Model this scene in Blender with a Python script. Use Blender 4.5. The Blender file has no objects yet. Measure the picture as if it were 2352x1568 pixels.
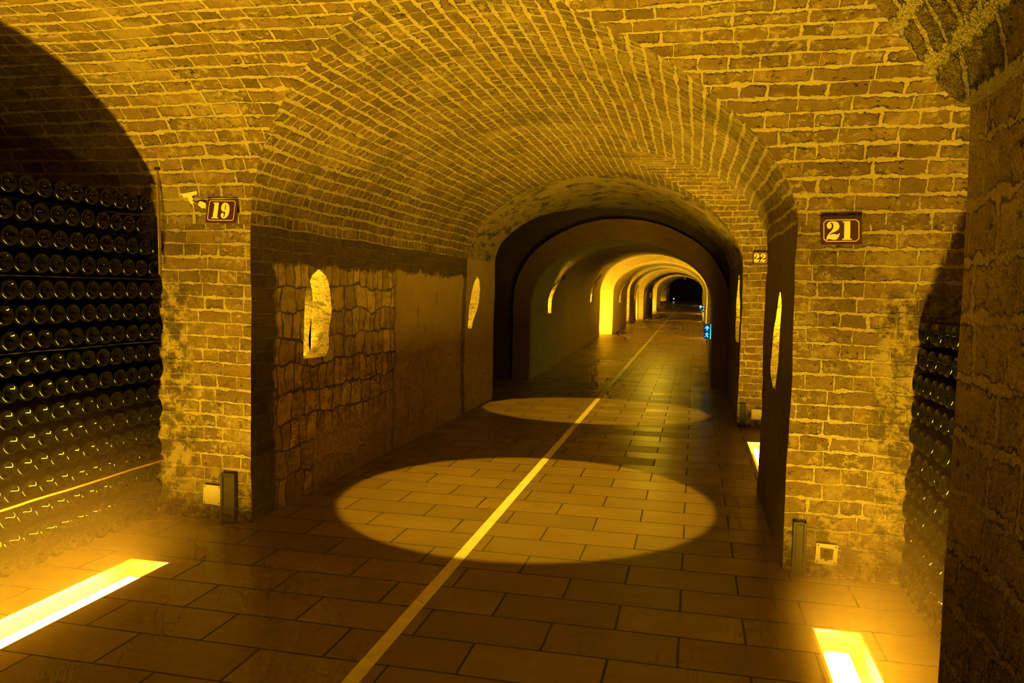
import bpy, bmesh, math, random
from mathutils import Vector, Matrix, noise
random.seed(7)
PI = math.pi
scn = bpy.context.scene
COL = scn.collection
scn.view_settings.view_transform = 'Standard'
scn.view_settings.look = 'None'
scn.view_settings.gamma = 1
scn.view_settings.use_curve_mapping = False
scn.view_settings.exposure = 0.35
scn.cycles.use_denoising = True
scn.cycles.use_light_tree = False
scn.cycles.max_bounces = 8
scn.cycles.diffuse_bounces = 2
scn.cycles.glossy_bounces = 3
scn.cycles.volume_bounces = 0
scn.cycles.sample_clamp_indirect = 6
scn.cycles.use_adaptive_sampling = True
scn.cycles.adaptive_threshold = .08
scn.cycles.adaptive_min_samples = 12
scn.cycles.caustics_reflective = False
scn.cycles.caustics_refractive = False

# ---------------------------------------------------------------- nodes
class NT:
    def __init__(s, name):
        s.m = bpy.data.materials.new(name); s.m.use_nodes = True
        s.t = s.m.node_tree; s.t.nodes.clear(); s.n = s.t.nodes
        s.out = s.n.new('ShaderNodeOutputMaterial')
    def put(s, sock, v):
        if v is None: return
        if hasattr(v, 'is_output') or isinstance(v, bpy.types.NodeSocket): s.t.links.new(v, sock)
        else:
            if isinstance(v, tuple) and len(v) == 3 and sock.type == 'RGBA': v = (*v, 1)
            sock.default_value = v
    def math(s, op, a, b=None, c=None, clamp=False):
        n = s.n.new('ShaderNodeMath'); n.operation = op; n.use_clamp = clamp
        for i, v in enumerate((a, b, c)):
            if v is not None: s.put(n.inputs[i], v)
        return n.outputs[0]
    def vmath(s, op, a, b=None, sc=None):
        n = s.n.new('ShaderNodeVectorMath'); n.operation = op
        s.put(n.inputs[0], a)
        if b is not None: s.put(n.inputs[1], b)
        if sc is not None: s.put(n.inputs['Scale'], sc)
        return n.outputs[0]
    def noise(s, vec, scale, detail=3, rough=.55, col=False, dim='3D'):
        n = s.n.new('ShaderNodeTexNoise'); n.noise_dimensions = dim
        if vec is not None: s.put(n.inputs['Vector'], vec)
        s.put(n.inputs['Scale'], scale); s.put(n.inputs['Detail'], detail); s.put(n.inputs['Roughness'], rough)
        return n.outputs['Color' if col else 'Fac']
    def white(s, w):
        n = s.n.new('ShaderNodeTexWhiteNoise'); n.noise_dimensions = '1D'; s.put(n.inputs['W'], w); return n.outputs['Value']
    def step(s, v, a, b, lo=0., hi=1.):
        n = s.n.new('ShaderNodeMapRange'); n.interpolation_type = 'SMOOTHSTEP'
        for k, x in (('Value', v), ('From Min', a), ('From Max', b), ('To Min', lo), ('To Max', hi)): s.put(n.inputs[k], x)
        return n.outputs[0]
    def mix(s, f, a, b, mode='MIX'):
        n = s.n.new('ShaderNodeMix'); n.data_type = 'RGBA'; n.blend_type = mode
        s.put(n.inputs[0], f); s.put(n.inputs[6], a); s.put(n.inputs[7], b); return n.outputs[2]
    def mixf(s, f, a, b):
        n = s.n.new('ShaderNodeMix'); n.data_type = 'FLOAT'
        s.put(n.inputs[0], f); s.put(n.inputs[2], a); s.put(n.inputs[3], b); return n.outputs[0]
    def xyz(s, v):
        n = s.n.new('ShaderNodeSeparateXYZ'); s.put(n.inputs[0], v); return n.outputs
    def comb(s, x, y, z=0.):
        n = s.n.new('ShaderNodeCombineXYZ'); s.put(n.inputs[0], x); s.put(n.inputs[1], y); s.put(n.inputs[2], z); return n.outputs[0]
    def uv(s): return s.n.new('ShaderNodeTexCoord').outputs['UV']
    def pos(s): return s.n.new('ShaderNodeNewGeometry').outputs['Position']
    def brick(s, vec, bw, bh, ms, smooth, off=.5, sq=1., sqf=2, c1=(0, 0, 0), c2=(1, 1, 1)):
        n = s.n.new('ShaderNodeTexBrick'); n.offset = off; n.squash = sq; n.squash_frequency = sqf
        s.put(n.inputs['Vector'], vec); s.put(n.inputs['Scale'], 1.)
        s.put(n.inputs['Color1'], c1); s.put(n.inputs['Color2'], c2); s.put(n.inputs['Mortar'], (.5, .5, .5))
        s.put(n.inputs['Mortar Size'], ms); s.put(n.inputs['Mortar Smooth'], smooth)
        s.put(n.inputs['Brick Width'], bw); s.put(n.inputs['Row Height'], bh)
        return n.outputs['Color'], n.outputs['Fac']
    def bump(s, h, dist, strength=1.):
        n = s.n.new('ShaderNodeBump'); s.put(n.inputs['Height'], h); s.put(n.inputs['Distance'], dist); s.put(n.inputs['Strength'], strength)
        return n.outputs[0]
    def bsdf(s, col, rough=.9, nrm=None, **k):
        n = s.n.new('ShaderNodeBsdfPrincipled'); s.put(n.inputs['Base Color'], col); s.put(n.inputs['Roughness'], rough)
        if nrm is not None: s.put(n.inputs['Normal'], nrm)
        for a, b in k.items(): s.put(n.inputs[a.replace('_', ' ')], b)
        s.t.links.new(n.outputs[0], s.out.inputs[0]); return n

def brick_layer(t, uv, bw, bh, ms, c1, c2, cm, dist=.012, squash=.52, crack=1., msvar=.02):
    """colour, height of a hand-laid brick pattern with uneven lime mortar (uv in metres)"""
    d = t.vmath('SCALE', t.vmath('SUBTRACT', t.noise(uv, 3.5, 2, .5, True), (.5, .5, .5)), sc=dist * 1.5)
    d2 = t.vmath('SCALE', t.vmath('SUBTRACT', t.noise(uv, 28, 1, .6, True), (.5, .5, .5)), sc=dist * 1.1)
    v = t.vmath('ADD', uv, t.vmath('ADD', d, d2))
    x, y, z = t.xyz(v)
    row = t.math('FLOOR', t.math('DIVIDE', y, bh))
    r = t.white(row)
    st = t.noise(t.comb(t.math('MULTIPLY', x, 1.7), t.math('MULTIPLY', row, 3.71)), 1.0, 1, .5)
    x2 = t.math('ADD', t.math('ADD', x, t.math('MULTIPLY', r, bw)), t.math('MULTIPLY', st, bw * 1.1))
    x2 = t.math('MULTIPLY', x2, 1.5); v2 = t.comb(x2, y)
    msz = t.math('ADD', ms, t.math('MULTIPLY', t.math('SUBTRACT', t.noise(uv, 6.5, 3, .6), .5), msvar * 2.2))
    c, f = t.brick(v2, bw * 1.5, bh, t.math('MULTIPLY', t.math('MAXIMUM', msz, .004), 2.1), 1., 0., squash, 2)
    rnd = t.xyz(c)[0]
    n30 = t.noise(uv, 30, 4, .76); n11 = t.noise(uv, 11, 3)
    fr = t.math('ADD', f, t.math('MULTIPLY', t.math('SUBTRACT', n30, .5), 2.3))
    mask = t.step(fr, .40, .62)
    col = t.mix(rnd, c1, c2)
    col = t.mix(t.step(n11, .35, .7, 0., .55), col, tuple(q * .55 for q in c1))
    mcol = t.mix(n11, cm, tuple(q * .62 for q in cm))
    col = t.mix(mask, col, mcol)
    smear = t.math('MULTIPLY', t.step(t.noise(uv, 19, 4, .75), .5, .62), t.step(t.noise(uv, 2.3, 3, .6), .42, .62, .0, .75))
    col = t.mix(smear, col, mcol)
    edge = t.math('MULTIPLY', t.step(fr, .20, .36), t.math('SUBTRACT', 1., t.step(fr, .36, .5)))
    ck = t.math('MULTIPLY', edge, t.step(t.noise(uv, 7.3, 2), .42, .56, 0., crack))
    col = t.mix(t.math('MULTIPLY', ck, .8), col, (.03, .018, .01))
    h = t.math('ADD', t.math('MULTIPLY', mask, .45), t.math('MULTIPLY', n30, .9))
    h = t.math('SUBTRACT', h, t.math('MULTIPLY', ck, .9))
    h = t.math('ADD', h, t.math('MULTIPLY', rnd, .35))
    return col, h

C1 = (.20, .118, .054); C2 = (.095, .054, .024); CM = (.44, .34, .205)
def brick_mat(name, bw=.29, bh=.09, ms=.009, c1=C1, c2=C2, cm=CM, soot=.5, lime=.35, bumpd=.012, low=False, **k):
    t = NT(name); uv = t.uv(); p = t.pos()
    col, h = brick_layer(t, uv, bw, bh, ms, c1, c2, cm, **k)
    # pale efflorescence and dark soot patches that belong to the surface
    e = t.step(t.math('ADD', t.noise(p, 2.1, 4, .6), t.math('MULTIPLY', t.noise(p, 24, 2, .7), .28)), .66, .80, 0., lime)
    col = t.mix(e, col, (.38, .28, .16))
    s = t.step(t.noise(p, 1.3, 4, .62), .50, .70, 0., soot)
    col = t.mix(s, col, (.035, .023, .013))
    if low:   # damp crumbling render on the foot and outer side of the pillar
        z = t.xyz(p)[2]; q = t.math('ADD', z, t.math('MULTIPLY', t.noise(p, 3.2, 4, .65), .9))
        m = t.math('SUBTRACT', 1., t.step(q, .55, .85))
        ax = t.math('ADD', t.math('ABSOLUTE', t.math('ADD', t.xyz(p)[0], 1.16)), t.math('MULTIPLY', t.math('SUBTRACT', t.noise(p, 4, 4, .65), .5), .7))
        m2 = t.math('MULTIPLY', t.step(ax, 2.08, 2.22), t.math('SUBTRACT', 1., t.step(z, 1.6, 1.68)))
        m = t.math('MAXIMUM', m, t.math('MULTIPLY', m2, .9))
        b = t.step(t.noise(p, 13, 5, .7), .42, .6)
        col = t.mix(t.math('MULTIPLY', m, .85), col, t.mix(b, (.045, .028, .013), (.32, .23, .115)))
    g = t.math('ADD', .62, t.math('MULTIPLY', t.noise(uv, 95, 2, .7), .76)); col = t.mix(1., col, t.comb(g, g, g), 'MULTIPLY')
    t.bsdf(col, .92, t.bump(h, bumpd))
    return t.m

def plaster_mat(name, a=(.42, .31, .17), b=(.27, .19, .10), dark=(.05, .035, .02), streak=.0, stain=.4, bumpd=.006, sc=1., k=.62):
    a, b, dark = (tuple(q * k for q in v) for v in (a, b, dark))
    t = NT(name); p = t.pos()
    col = t.mix(t.noise(p, 2.2 * sc, 5, .65), a, b)
    col = t.mix(t.step(t.noise(t.vmath('MULTIPLY', p, (1.0, .9, 3.2)), 2.4 * sc, 7, .74), .48, .62, 0., stain), col, dark)
    if streak:
        v = t.vmath('MULTIPLY', p, (13., 13., 1.9))
        col = t.mix(t.step(t.noise(v, 1., 3, .6), .62, .74, 0., streak), col, dark)
    h = t.math('ADD', t.noise(p, 16, 5, .65), t.math('MULTIPLY', t.noise(p, 70, 2), .3))
    t.bsdf(col, .93, t.bump(h, bumpd)); return t.m

def plain(name, col, rough=.6, metal=0., nz=.25, sc=20, bumpd=.001, **k):
    t = NT(name); p = t.pos()
    c = t.mix(t.noise(p, sc, 4, .6), tuple(q * (1 - nz) for q in col), tuple(min(1, q * (1 + nz)) for q in col))
    t.bsdf(c, rough, t.bump(t.noise(p, sc * 4, 2), bumpd), Metallic=metal, **k); return t.m

def emit(name, col, st):
    t = NT(name); n = t.n.new('ShaderNodeEmission'); t.put(n.inputs[0], col); t.put(n.inputs[1], st)
    t.t.links.new(n.outputs[0], t.out.inputs[0]); return t.m

AMB = (1.0, .61, .02)

M = {}
M['vault_cross'] = brick_mat('brick_cross_vault', .30, .092, .010, soot=.25, lime=.4)
M['vault_tun'] = brick_mat('brick_tunnel_vault', .19, .088, .012, soot=.55, lime=.3, bumpd=.016)
M['pillar'] = brick_mat('brick_pillar', .27, .089, .007, soot=.35, lime=.4, low=True)
M['near'] = brick_mat('brick_near_wall', .27, .12, .010, c1=(.36, .23, .11), c2=(.24, .15, .07), cm=(.44, .30, .15), soot=.45, lime=.2, bumpd=.03, dist=.03)
M['nearvault'] = brick_mat('brick_near_vault', .21, .135, .02, soot=.4, lime=.15, bumpd=.04, dist=.02)
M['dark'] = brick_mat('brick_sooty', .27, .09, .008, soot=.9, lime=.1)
M['pl_band'] = plaster_mat('plaster_band', (.56, .42, .24), (.34, .24, .13), stain=.9, bumpd=.014, sc=1.3)
M['gloom'] = plaster_mat('shade_dark_render', (.14, .095, .05), (.08, .05, .03))  # near-black colour puts in the shade of the crescent and side gallery
M['pl_smooth'] = plaster_mat('plaster_smooth', (.40, .28, .15), (.30, .20, .10), stain=.2)
M['pl_far'] = plaster_mat('plaster_far', (.5, .38, .22), (.36, .26, .14), stain=.25)
M['pl_ring'] = plaster_mat('plaster_ring', (.33, .20, .10), (.24, .14, .07), streak=.25, stain=.2, sc=2.)
M['rough'] = plaster_mat('rough_stone', (.66, .54, .30), (.36, .27, .13), stain=.75, bumpd=.09, sc=4.)

def left_wall_mat():
    """quoin bricks, then coursed chalk blocks, then plaster panels; u = distance along the gallery, v = height"""
    t = NT('left_wall_masonry'); uv = t.uv(); p = t.pos()
    bc, bh_ = brick_layer(t, uv, .24, .088, .006, tuple(q * .6 for q in C1), tuple(q * .6 for q in C2), (.16, .12, .07))
    # chalk blocks with dark recessed joints
    d = t.vmath('SCALE', t.vmath('SUBTRACT', t.noise(uv, 2.6, 3, .6, True), (.5, .5, .5)), sc=.22)
    x, y, z = t.xyz(t.vmath('ADD', uv, d))
    row = t.math('FLOOR', t.math('DIVIDE', y, .2))
    x = t.math('ADD', t.math('MULTIPLY', t.white(row), .2), x)
    c, f = t.brick(t.comb(x, y), .21, .2, t.math('ADD', -.004, t.math('MULTIPLY', t.noise(uv, 3.7, 3), .030)), .5, 0., .62, 2)
    fr = t.math('ADD', f, t.math('MULTIPLY', t.math('SUBTRACT', t.noise(uv, 25, 4, .7), .5), 1.8))
    jm = t.step(fr, .3, .55)
    sc = t.mix(t.xyz(c)[0], (.54, .38, .20), (.30, .205, .105))
    sc = t.mix(t.step(t.noise(uv, 9, 5, .7), .45, .65, 0., .65), sc, (.12, .08, .042))
    sc = t.mix(t.math('MULTIPLY', jm, .85), sc, (.055, .035, .018))
    sh = t.math('SUBTRACT', t.math('MULTIPLY', t.noise(uv, 18, 4), .8), jm)
    # plaster
    pc = t.mix(t.noise(p, 3, 5, .65), (.44, .30, .155), (.26, .175, .09))
    v = t.vmath('MULTIPLY', p, (9., 9., 1.6))
    pc = t.mix(t.step(t.noise(v, 1.3, 4, .65), .6, .74, 0., .7), pc, (.06, .04, .02))
    ph = t.math('MULTIPLY', t.noise(uv, 14, 4), .6)
    U, V, _ = t.xyz(t.vmath('ADD', uv, t.vmath('SCALE', t.vmath('SUBTRACT', t.noise(uv, 5, 3, .6, True), (.5, .5, .5)), sc=.22)))
    top = t.math('MULTIPLY', t.step(V, 1.74, 1.78), t.math('SUBTRACT', 1., t.step(U, 9.85, 9.9)))
    isb = t.math('MAXIMUM', t.math('SUBTRACT', 1., t.step(U, 5.03, 5.1)), top)
    isp = t.math('MULTIPLY', t.step(U, 7.3, 7.36), t.step(V, .18, .25))
    lowp = t.math('MULTIPLY', t.math('MULTIPLY', t.step(U, 5.5, 5.7), t.math('SUBTRACT', 1., t.step(V, .42, .55))), .85)
    col = t.mix(t.math('MAXIMUM', isp, lowp), sc, pc); h = t.mixf(t.math('MAXIMUM', isp, lowp), sh, ph)
    # dark upright bands at both ends of the first panel, colour only
    gap = t.math('MULTIPLY', t.step(U, 9.62, 9.68), t.math('SUBTRACT', 1., t.step(U, 9.78, 9.84)))
    gap2 = t.math('MULTIPLY', t.step(U, 7.28, 7.31), t.math('SUBTRACT', 1., t.step(U, 7.35, 7.4)))
    col = t.mix(t.math('MULTIPLY', t.math('MAXIMUM', gap, t.math('MULTIPLY', gap2, .6)), .8), col, (.07, .045, .02))
    col = t.mix(isb, col, bc); h = t.mixf(isb, h, bh_)
    t.bsdf(col, .93, t.bump(h, .022)); return t.m
M['left_wall'] = left_wall_mat()
def right_wall_mat():
    t = NT('right_wall_render'); p = t.pos()
    v = t.vmath('MULTIPLY', p, (9., 9., 1.3))
    col = t.mix(t.noise(v, 1.2, 5, .65), (.17, .11, .055), (.06, .04, .02))
    h = t.math('ADD', t.noise(v, 2.5, 4, .6), t.noise(p, 25, 3))
    t.bsdf(col, .93, t.bump(h, .03)); return t.m
M['right_wall'] = right_wall_mat()

def tuple_mul(t, c, k): return t.vmath('SCALE', c, sc=k)
def floor_mat():
    t = NT('floor_tiles'); uv = t.uv(); p = t.pos()
    d = t.vmath('SCALE', t.vmath('SUBTRACT', t.noise(uv, 1.5, 1, .5, True), (.5, .5, .5)), sc=.012)
    c, f = t.brick(t.vmath('ADD', uv, d), .6, .308, .0058, .25, .5)
    rnd = t.xyz(c)[0]
    col = t.mix(rnd, (.20, .135, .075), (.14, .092, .05))
    col = t.mix(t.step(t.noise(p, 3.3, 4, .6), .38, .66, 0., .3), col, (.095, .062, .034))
    col = t.mix(t.noise(p, 21, 3, .7), col, tuple_mul(t, col, 1.35))
    col = t.mix(f, col, (.018, .011, .007))
    tilt = t.math('MULTIPLY', t.noise(t.comb(t.math('MULTIPLY', t.xyz(uv)[0], 1.2), t.math('MULTIPLY', t.xyz(uv)[1], 9.)), 1.6, 1), .4)
    h = t.math('SUBTRACT', t.math('ADD', t.math('MULTIPLY', t.noise(p, 30, 4, .6), .25), tilt), t.math('MULTIPLY', f, 1.2))
    rg = t.math('ADD', t.math('ADD', .27, t.math('MULTIPLY', rnd, .14)), t.math('MULTIPLY', f, .3))
    t.bsdf(col, rg, t.bump(h, .006), Specular_IOR_Level=.55); return t.m
M['floor'] = floor_mat()
M['line'] = plain('worn_white_line_paint', (.80, .68, .50), .42, nz=.35, sc=9, bumpd=.002)
M['glass_bottle'] = (lambda t: (t.bsdf((.003, .003, .0015), .035, Specular_IOR_Level=.26), t.m)[1])(NT('dark_bottle_glass'))
M['lath'] = plain('old_wood', (.23, .15, .08), .7, nz=.4, sc=14, bumpd=.004)
M['steel'] = plain('dark_steel', (.022, .014, .009), .65, 0., nz=.4, sc=12)
M['frame'] = plain('brass_frame', (.55, .42, .26), .35, .8)
M['trench'] = plain('trench_metal', (.62, .52, .40), .5, 0., nz=.3, sc=12)
M['plate'] = plain('enamel_brown', (.085, .026, .018), .35, nz=.1)
M['cream'] = plain('enamel_cream', (.95, .93, .82), .4, nz=.03)
M['cream2'] = plain('enamel_cream_line', (.85, .68, .5), .4, nz=.03)
M['boxw'] = plain('pale_plastic', (.55, .45, .32), .5, nz=.15, sc=10)
M['boxd'] = plain('dark_hole', (.10, .065, .03), .8, nz=.4, sc=30, bumpd=.004)
M['patch'] = plaster_mat('white_limewash', (.9, .82, .62), (.75, .62, .42), stain=.0, k=.95)
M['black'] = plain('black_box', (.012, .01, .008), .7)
M['lampcore'] = emit('amber_tube', AMB, 390.)
M['teal'] = emit('sign_panel_teal', (.0, .035, .06), 1.)
M['cyan'] = emit('sign_pictogram', (.22, .62, .95), 1.)
M['green'] = emit('sign_edge_green', (.02, .75, .38), 1.)
M['edge'] = emit('sign_edge_cyan', (.05, .75, .85), 1.)
M['led'] = emit('small_led', (1., .9, .6), 8.)
def cover():
    t = NT('floor_light_glass'); a = t.n.new('ShaderNodeBsdfTransparent'); b = t.n.new('ShaderNodeBsdfGlossy'); m = t.n.new('ShaderNodeMixShader')
    t.put(b.inputs['Roughness'], .15); t.put(b.inputs['Color'], (.5, .5, .5)); t.put(m.inputs[0], .05); t.put(a.inputs[0], (.93, .93, .93))
    t.t.links.new(a.outputs[0], m.inputs[1]); t.t.links.new(b.outputs[0], m.inputs[2]); t.t.links.new(m.outputs[0], t.out.inputs[0]); return t.m
M['cover'] = cover()

# ---------------------------------------------------------------- mesh helpers
def disp(p):
    k = max(.22, min(1., p.y / 5.))
    return p + noise.noise_vector(p * 1.3) * .016 * k + noise.noise_vector(p * 6.1 + Vector((5, 3, 1))) * .006 * k

class MB:
    def __init__(s): s.v = []; s.f = []; s.uv = []
    def quad(s, ps, uvs=None):
        i = len(s.v); s.v += [Vector(p) for p in ps]; s.f.append(tuple(range(i, i + len(ps))))
        s.uv += [u for u in (uvs or [(0, 0)] * len(ps))]
    def patch(s, vs, seg, P, UV, res=.06, keep=None, d=True):
        """grid: for each v a list of breakpoints in u; cells between them may be left out"""
        br = [seg(v) for v in vs]; ns = len(br[0]) - 1
        cnt = [max(1, math.ceil(max(b[i + 1] - b[i] for b in br) / res)) for i in range(ns)]
        rows = []
        for v, b in zip(vs, br):
            us = []
            for i in range(ns):
                for k in range(cnt[i]): us.append(b[i] + (b[i + 1] - b[i]) * k / cnt[i])
            us.append(b[-1]); rows.append(us)
        base = len(s.v)
        for v, us in zip(vs, rows):
            for u in us:
                p = Vector(P(u, v)); s.v.append(disp(p) if d else p)
        n = len(rows[0]); segof = [i for i in range(ns) for _ in range(cnt[i])]
        s.uvmap = getattr(s, 'uvmap', {})
        for j, (v, us) in enumerate(zip(vs, rows)):
            for i, u in enumerate(us): s.uvmap[base + j * n + i] = UV(u, v)
        for j in range(len(vs) - 1):
            for i in range(n - 1):
                if keep and not keep(segof[i], (vs[j] + vs[j + 1]) / 2): continue
                a = (base + j * n + i, base + j * n + i + 1, base + (j + 1) * n + i + 1, base + (j + 1) * n + i)
                s.f.append(a)
    def box(s, x0, x1, y0, y1, z0, z1):
        P = [(x, y, z) for z in (z0, z1) for y in (y0, y1) for x in (x0, x1)]
        i = len(s.v); s.v += [Vector(p) for p in P]
        for q in ((0, 2, 3, 1), (4, 5, 7, 6), (0, 1, 5, 4), (2, 6, 7, 3), (0, 4, 6, 2), (1, 3, 7, 5)): s.f.append(tuple(i + k for k in q))
    def build(s, name, mat, parent=None, smooth=True, kind=None, bevel=0):
        me = bpy.data.meshes.new(name)
        me.from_pydata([tuple(v) for v in s.v], [], s.f)
        um = getattr(s, 'uvmap', None)
        if um:
            l = me.uv_layers.new(name='UVMap')
            for lp in me.loops:
                l.data[lp.index].uv = um.get(lp.vertex_index, (0, 0))
        if um:
            bm = bmesh.new(); bm.from_mesh(me)
            bmesh.ops.delete(bm, geom=[v for v in bm.verts if not v.link_faces], context='VERTS')
            bmesh.ops.dissolve_degenerate(bm, dist=1e-6, edges=bm.edges)
            bm.to_mesh(me); bm.free()
        me.validate()
        for p in me.polygons: p.use_smooth = smooth
        me.materials.append(mat)
        o = bpy.data.objects.new(name, me); COL.objects.link(o)
        if parent: o.parent = parent
        if kind: o['kind'] = kind
        if bevel:
            m = o.modifiers.new('bevel', 'BEVEL'); m.width = bevel; m.segments = 2
        return o
def struct(mb, name, mat, smooth=True): return mb.build(name, mat, None, smooth, 'structure')
def lin(a, b, n): return [a + (b - a) * i / n for i in range(n + 1)]
def tag(o, label, cat, group=None):
    o['label'] = label; o['category'] = cat
    if group: o['group'] = group
    return o
def thing(name, label, cat, loc=(0, 0, 0), rot=(0, 0, 0), group=None):
    o = bpy.data.objects.new(name, None); o.empty_display_size = .1; COL.objects.link(o)
    o.location = loc; o.rotation_euler = rot; return tag(o, label, cat, group)

# ---------------------------------------------------------------- vault profiles
XC, XA = -1.16, 1.71           # main gallery: centre, half width
WL, WR = XC - XA, XC + XA      # -2.87 .. .55
Z0, MB_ = 2.0, 1.04
def Mz(x):
    u = min(1, abs(x - XC) / XA); n = 2. if x < XC else 1.75
    return Z0 + MB_ * max(0, 1 - u ** n) ** (1 / n)
def Mx(z, side):               # inverse
    w = max(0, min(1, (z - Z0) / MB_)); n = 2. if side < 0 else 1.75
    return XC + side * XA * max(0, 1 - w ** n) ** (1 / n)
class Ell:
    def __init__(s, c, a, b): s.c, s.a, s.b = c, a, b
    def z(s, y): return Z0 + s.b * math.sqrt(max(0, 1 - ((y - s.c) / s.a) ** 2))
    def half(s, z):
        w = (z - Z0) / s.b
        return 0. if w >= 1 else s.a * math.sqrt(max(0, 1 - max(0, w) ** 2))
CX = Ell(3.30, 1.44, 1.05)     # crossing in the foreground, y 1.86 .. 4.74
C2 = Ell(8.30, 1.65, 1.00)     # side gallery 22 on the right, y 6.65 .. 9.95
C3 = Ell(13.85, 2.55, 1.03)    # dark side gallery on the left, from y 11.3
YN, YF = CX.c - CX.a, CX.c + CX.a

def arc(fun, a, b, n):
    """points spread evenly along the curve (t, fun(t)); returns list of (t, z, arclength)"""
    N = 4000; T = [(a + b) / 2 - (b - a) / 2 * math.cos(PI * i / N) for i in range(N + 1)]
    L = [0.]
    for i in range(N): L.append(L[-1] + math.hypot(T[i + 1] - T[i], fun(T[i + 1]) - fun(T[i])))
    out = []; j = 0
    for k in range(n + 1):
        t = L[-1] * k / n
        while j < N and L[j + 1] < t: j += 1
        f = (t - L[j]) / max(1e-9, L[min(N, j + 1)] - L[j]); x = T[j] + (T[min(N, j + 1)] - T[j]) * f
        if k in (0, n): x = a if k == 0 else b
        out.append((x, fun(x), t))
    return out

XW, XE = -6.5, 3.2             # ends of the cross galleries
# crossing vault, courses run across the picture
A = arc(CX.z, YN, YF, 84); idx = list(range(len(A)))
m = MB()
m.patch(idx, lambda i: [XW, Mx(A[i][1], -1)], lambda u, i: (u, A[i][0], A[i][1]), lambda u, i: (u, A[i][2]))
m.patch(idx, lambda i: [Mx(A[i][1], 1), XE], lambda u, i: (u, A[i][0], A[i][1]), lambda u, i: (u + 7, A[i][2]))
struct(m, 'ceiling', M['vault_cross'])

# main gallery vault: near part
B = arc(Mz, WL, WR, 100); idb = list(range(len(B)))
m = MB()
def near_end(z): return max(CX.c - CX.half(z), 1.86 + .34 * (1 - math.exp(-max(0, z - 2.) / .12)))
m.patch(idb, lambda i: [-3.0, near_end(B[i][1])], lambda u, i: (B[i][0], u, B[i][1]), lambda u, i: (u, B[i][2]), res=.05)
m.patch(idb, lambda i: [0, 1], lambda u, i: (B[i][0], near_end(B[i][1]), B[i][1] + u * max(0, CX.z(near_end(B[i][1])) - B[i][1])), lambda u, i: (u * .3, B[i][2]), res=.2)
struct(m, 'ceiling', M['nearvault'])
# far part, with the groin of gallery 22 cut out on the right
def far_seg(i):
    x, z, s = B[i]; a = CX.c + CX.half(z)
    if x <= XC: return [a, C2.c, C2.c, 9.95]
    h = C2.half(z); return [a, max(a, C2.c - h), C2.c + h, 9.95]
m = MB()
m.patch(idb, far_seg, lambda u, i: (B[i][0], u, B[i][1]), lambda u, i: (u, B[i][2]), res=.07,
        keep=lambda sg, i: not (sg == 1 and (B[int(i)][0] > XC and B[int(i)][1] < Z0 + C2.b)))
struct(m, 'ceiling', M['vault_tun'])
A2 = arc(C2.z, C2.c - C2.a, C2.c + C2.a, 60); id2 = list(range(len(A2)))
m = MB()
m.patch(id2, lambda i: [Mx(A2[i][1], 1), XE], lambda u, i: (u, A2[i][0], A2[i][1]), lambda u, i: (u, A2[i][2] + .03))
struct(m, 'ceiling', M['vault_cross'])
# plastered part 9.95 .. 13.85 with the groin of the dark gallery on the left
m = MB()
def pl_seg(i):
    x, z, s = B[i]
    e = 13.85 if x > XC else 13.85 - C3.half(z)
    return [9.95, max(9.96, e)]
m.patch(idb, pl_seg, lambda u, i: (B[i][0], u, B[i][1]), lambda u, i: (u, B[i][2]), res=.1)
struct(m, 'ceiling', M['pl_band'])
A3 = arc(C3.z, 11.3, 13.85, 30)
m = MB()
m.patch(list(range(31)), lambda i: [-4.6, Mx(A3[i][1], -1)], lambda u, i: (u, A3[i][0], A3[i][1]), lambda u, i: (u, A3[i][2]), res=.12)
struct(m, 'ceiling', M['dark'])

# ---------------------------------------------------------------- walls
def interp(tab, z):
    for (z0, a), (z1, b) in zip(tab, tab[1:]):
        if z <= z1: return a + (b - a) * max(0, (z - z0)) / (z1 - z0)
    return tab[-1][1]
class Slot:
    """narrow pointed opening: tables of (z, y) for its near and far edge"""
    def __init__(s, near, far): s.n, s.f = near, far; s.z0, s.z1 = near[0][0], near[-1][0]
    def y(s, z):
        zz = min(max(z, s.z0), s.z1); a, b = interp(s.n, zz), interp(s.f, zz)
        if z < s.z0 - 1e-6 or z > s.z1 + 1e-6: pass
        return a, b
    def inside(s, z): return s.z0 < z < s.z1
W1 = Slot([(1.05, 5.47), (1.33, 5.49), (1.49, 5.505), (1.59, 5.53), (1.69, 5.62), (1.735, 5.72)],
          [(1.05, 5.83), (1.10, 5.91), (1.24, 5.90), (1.40, 5.965), (1.55, 5.945), (1.63, 5.91), (1.70, 5.86), (1.735, 5.74)])
W2 = Slot([(1.09, 9.95), (1.30, 9.96), (1.55, 10.06), (1.70, 10.2), (1.78, 10.34)], [(1.09, 10.12), (1.2, 10.2), (1.35, 10.42), (1.6, 10.48), (1.72, 10.45), (1.78, 10.38)])
WRS = Slot([(.99, 5.50), (1.2, 5.42), (1.43, 5.38), (1.55, 5.42), (1.62, 5.55)], [(.99, 5.72), (1.05, 5.98), (1.3, 5.92), (1.45, 5.78), (1.62, 5.6)])
WRF = Slot([(1.0, 10.3), (1.4, 10.35), (1.85, 10.7)], [(1.0, 11.1), (1.4, 11.1), (1.85, 10.8)])
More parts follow.
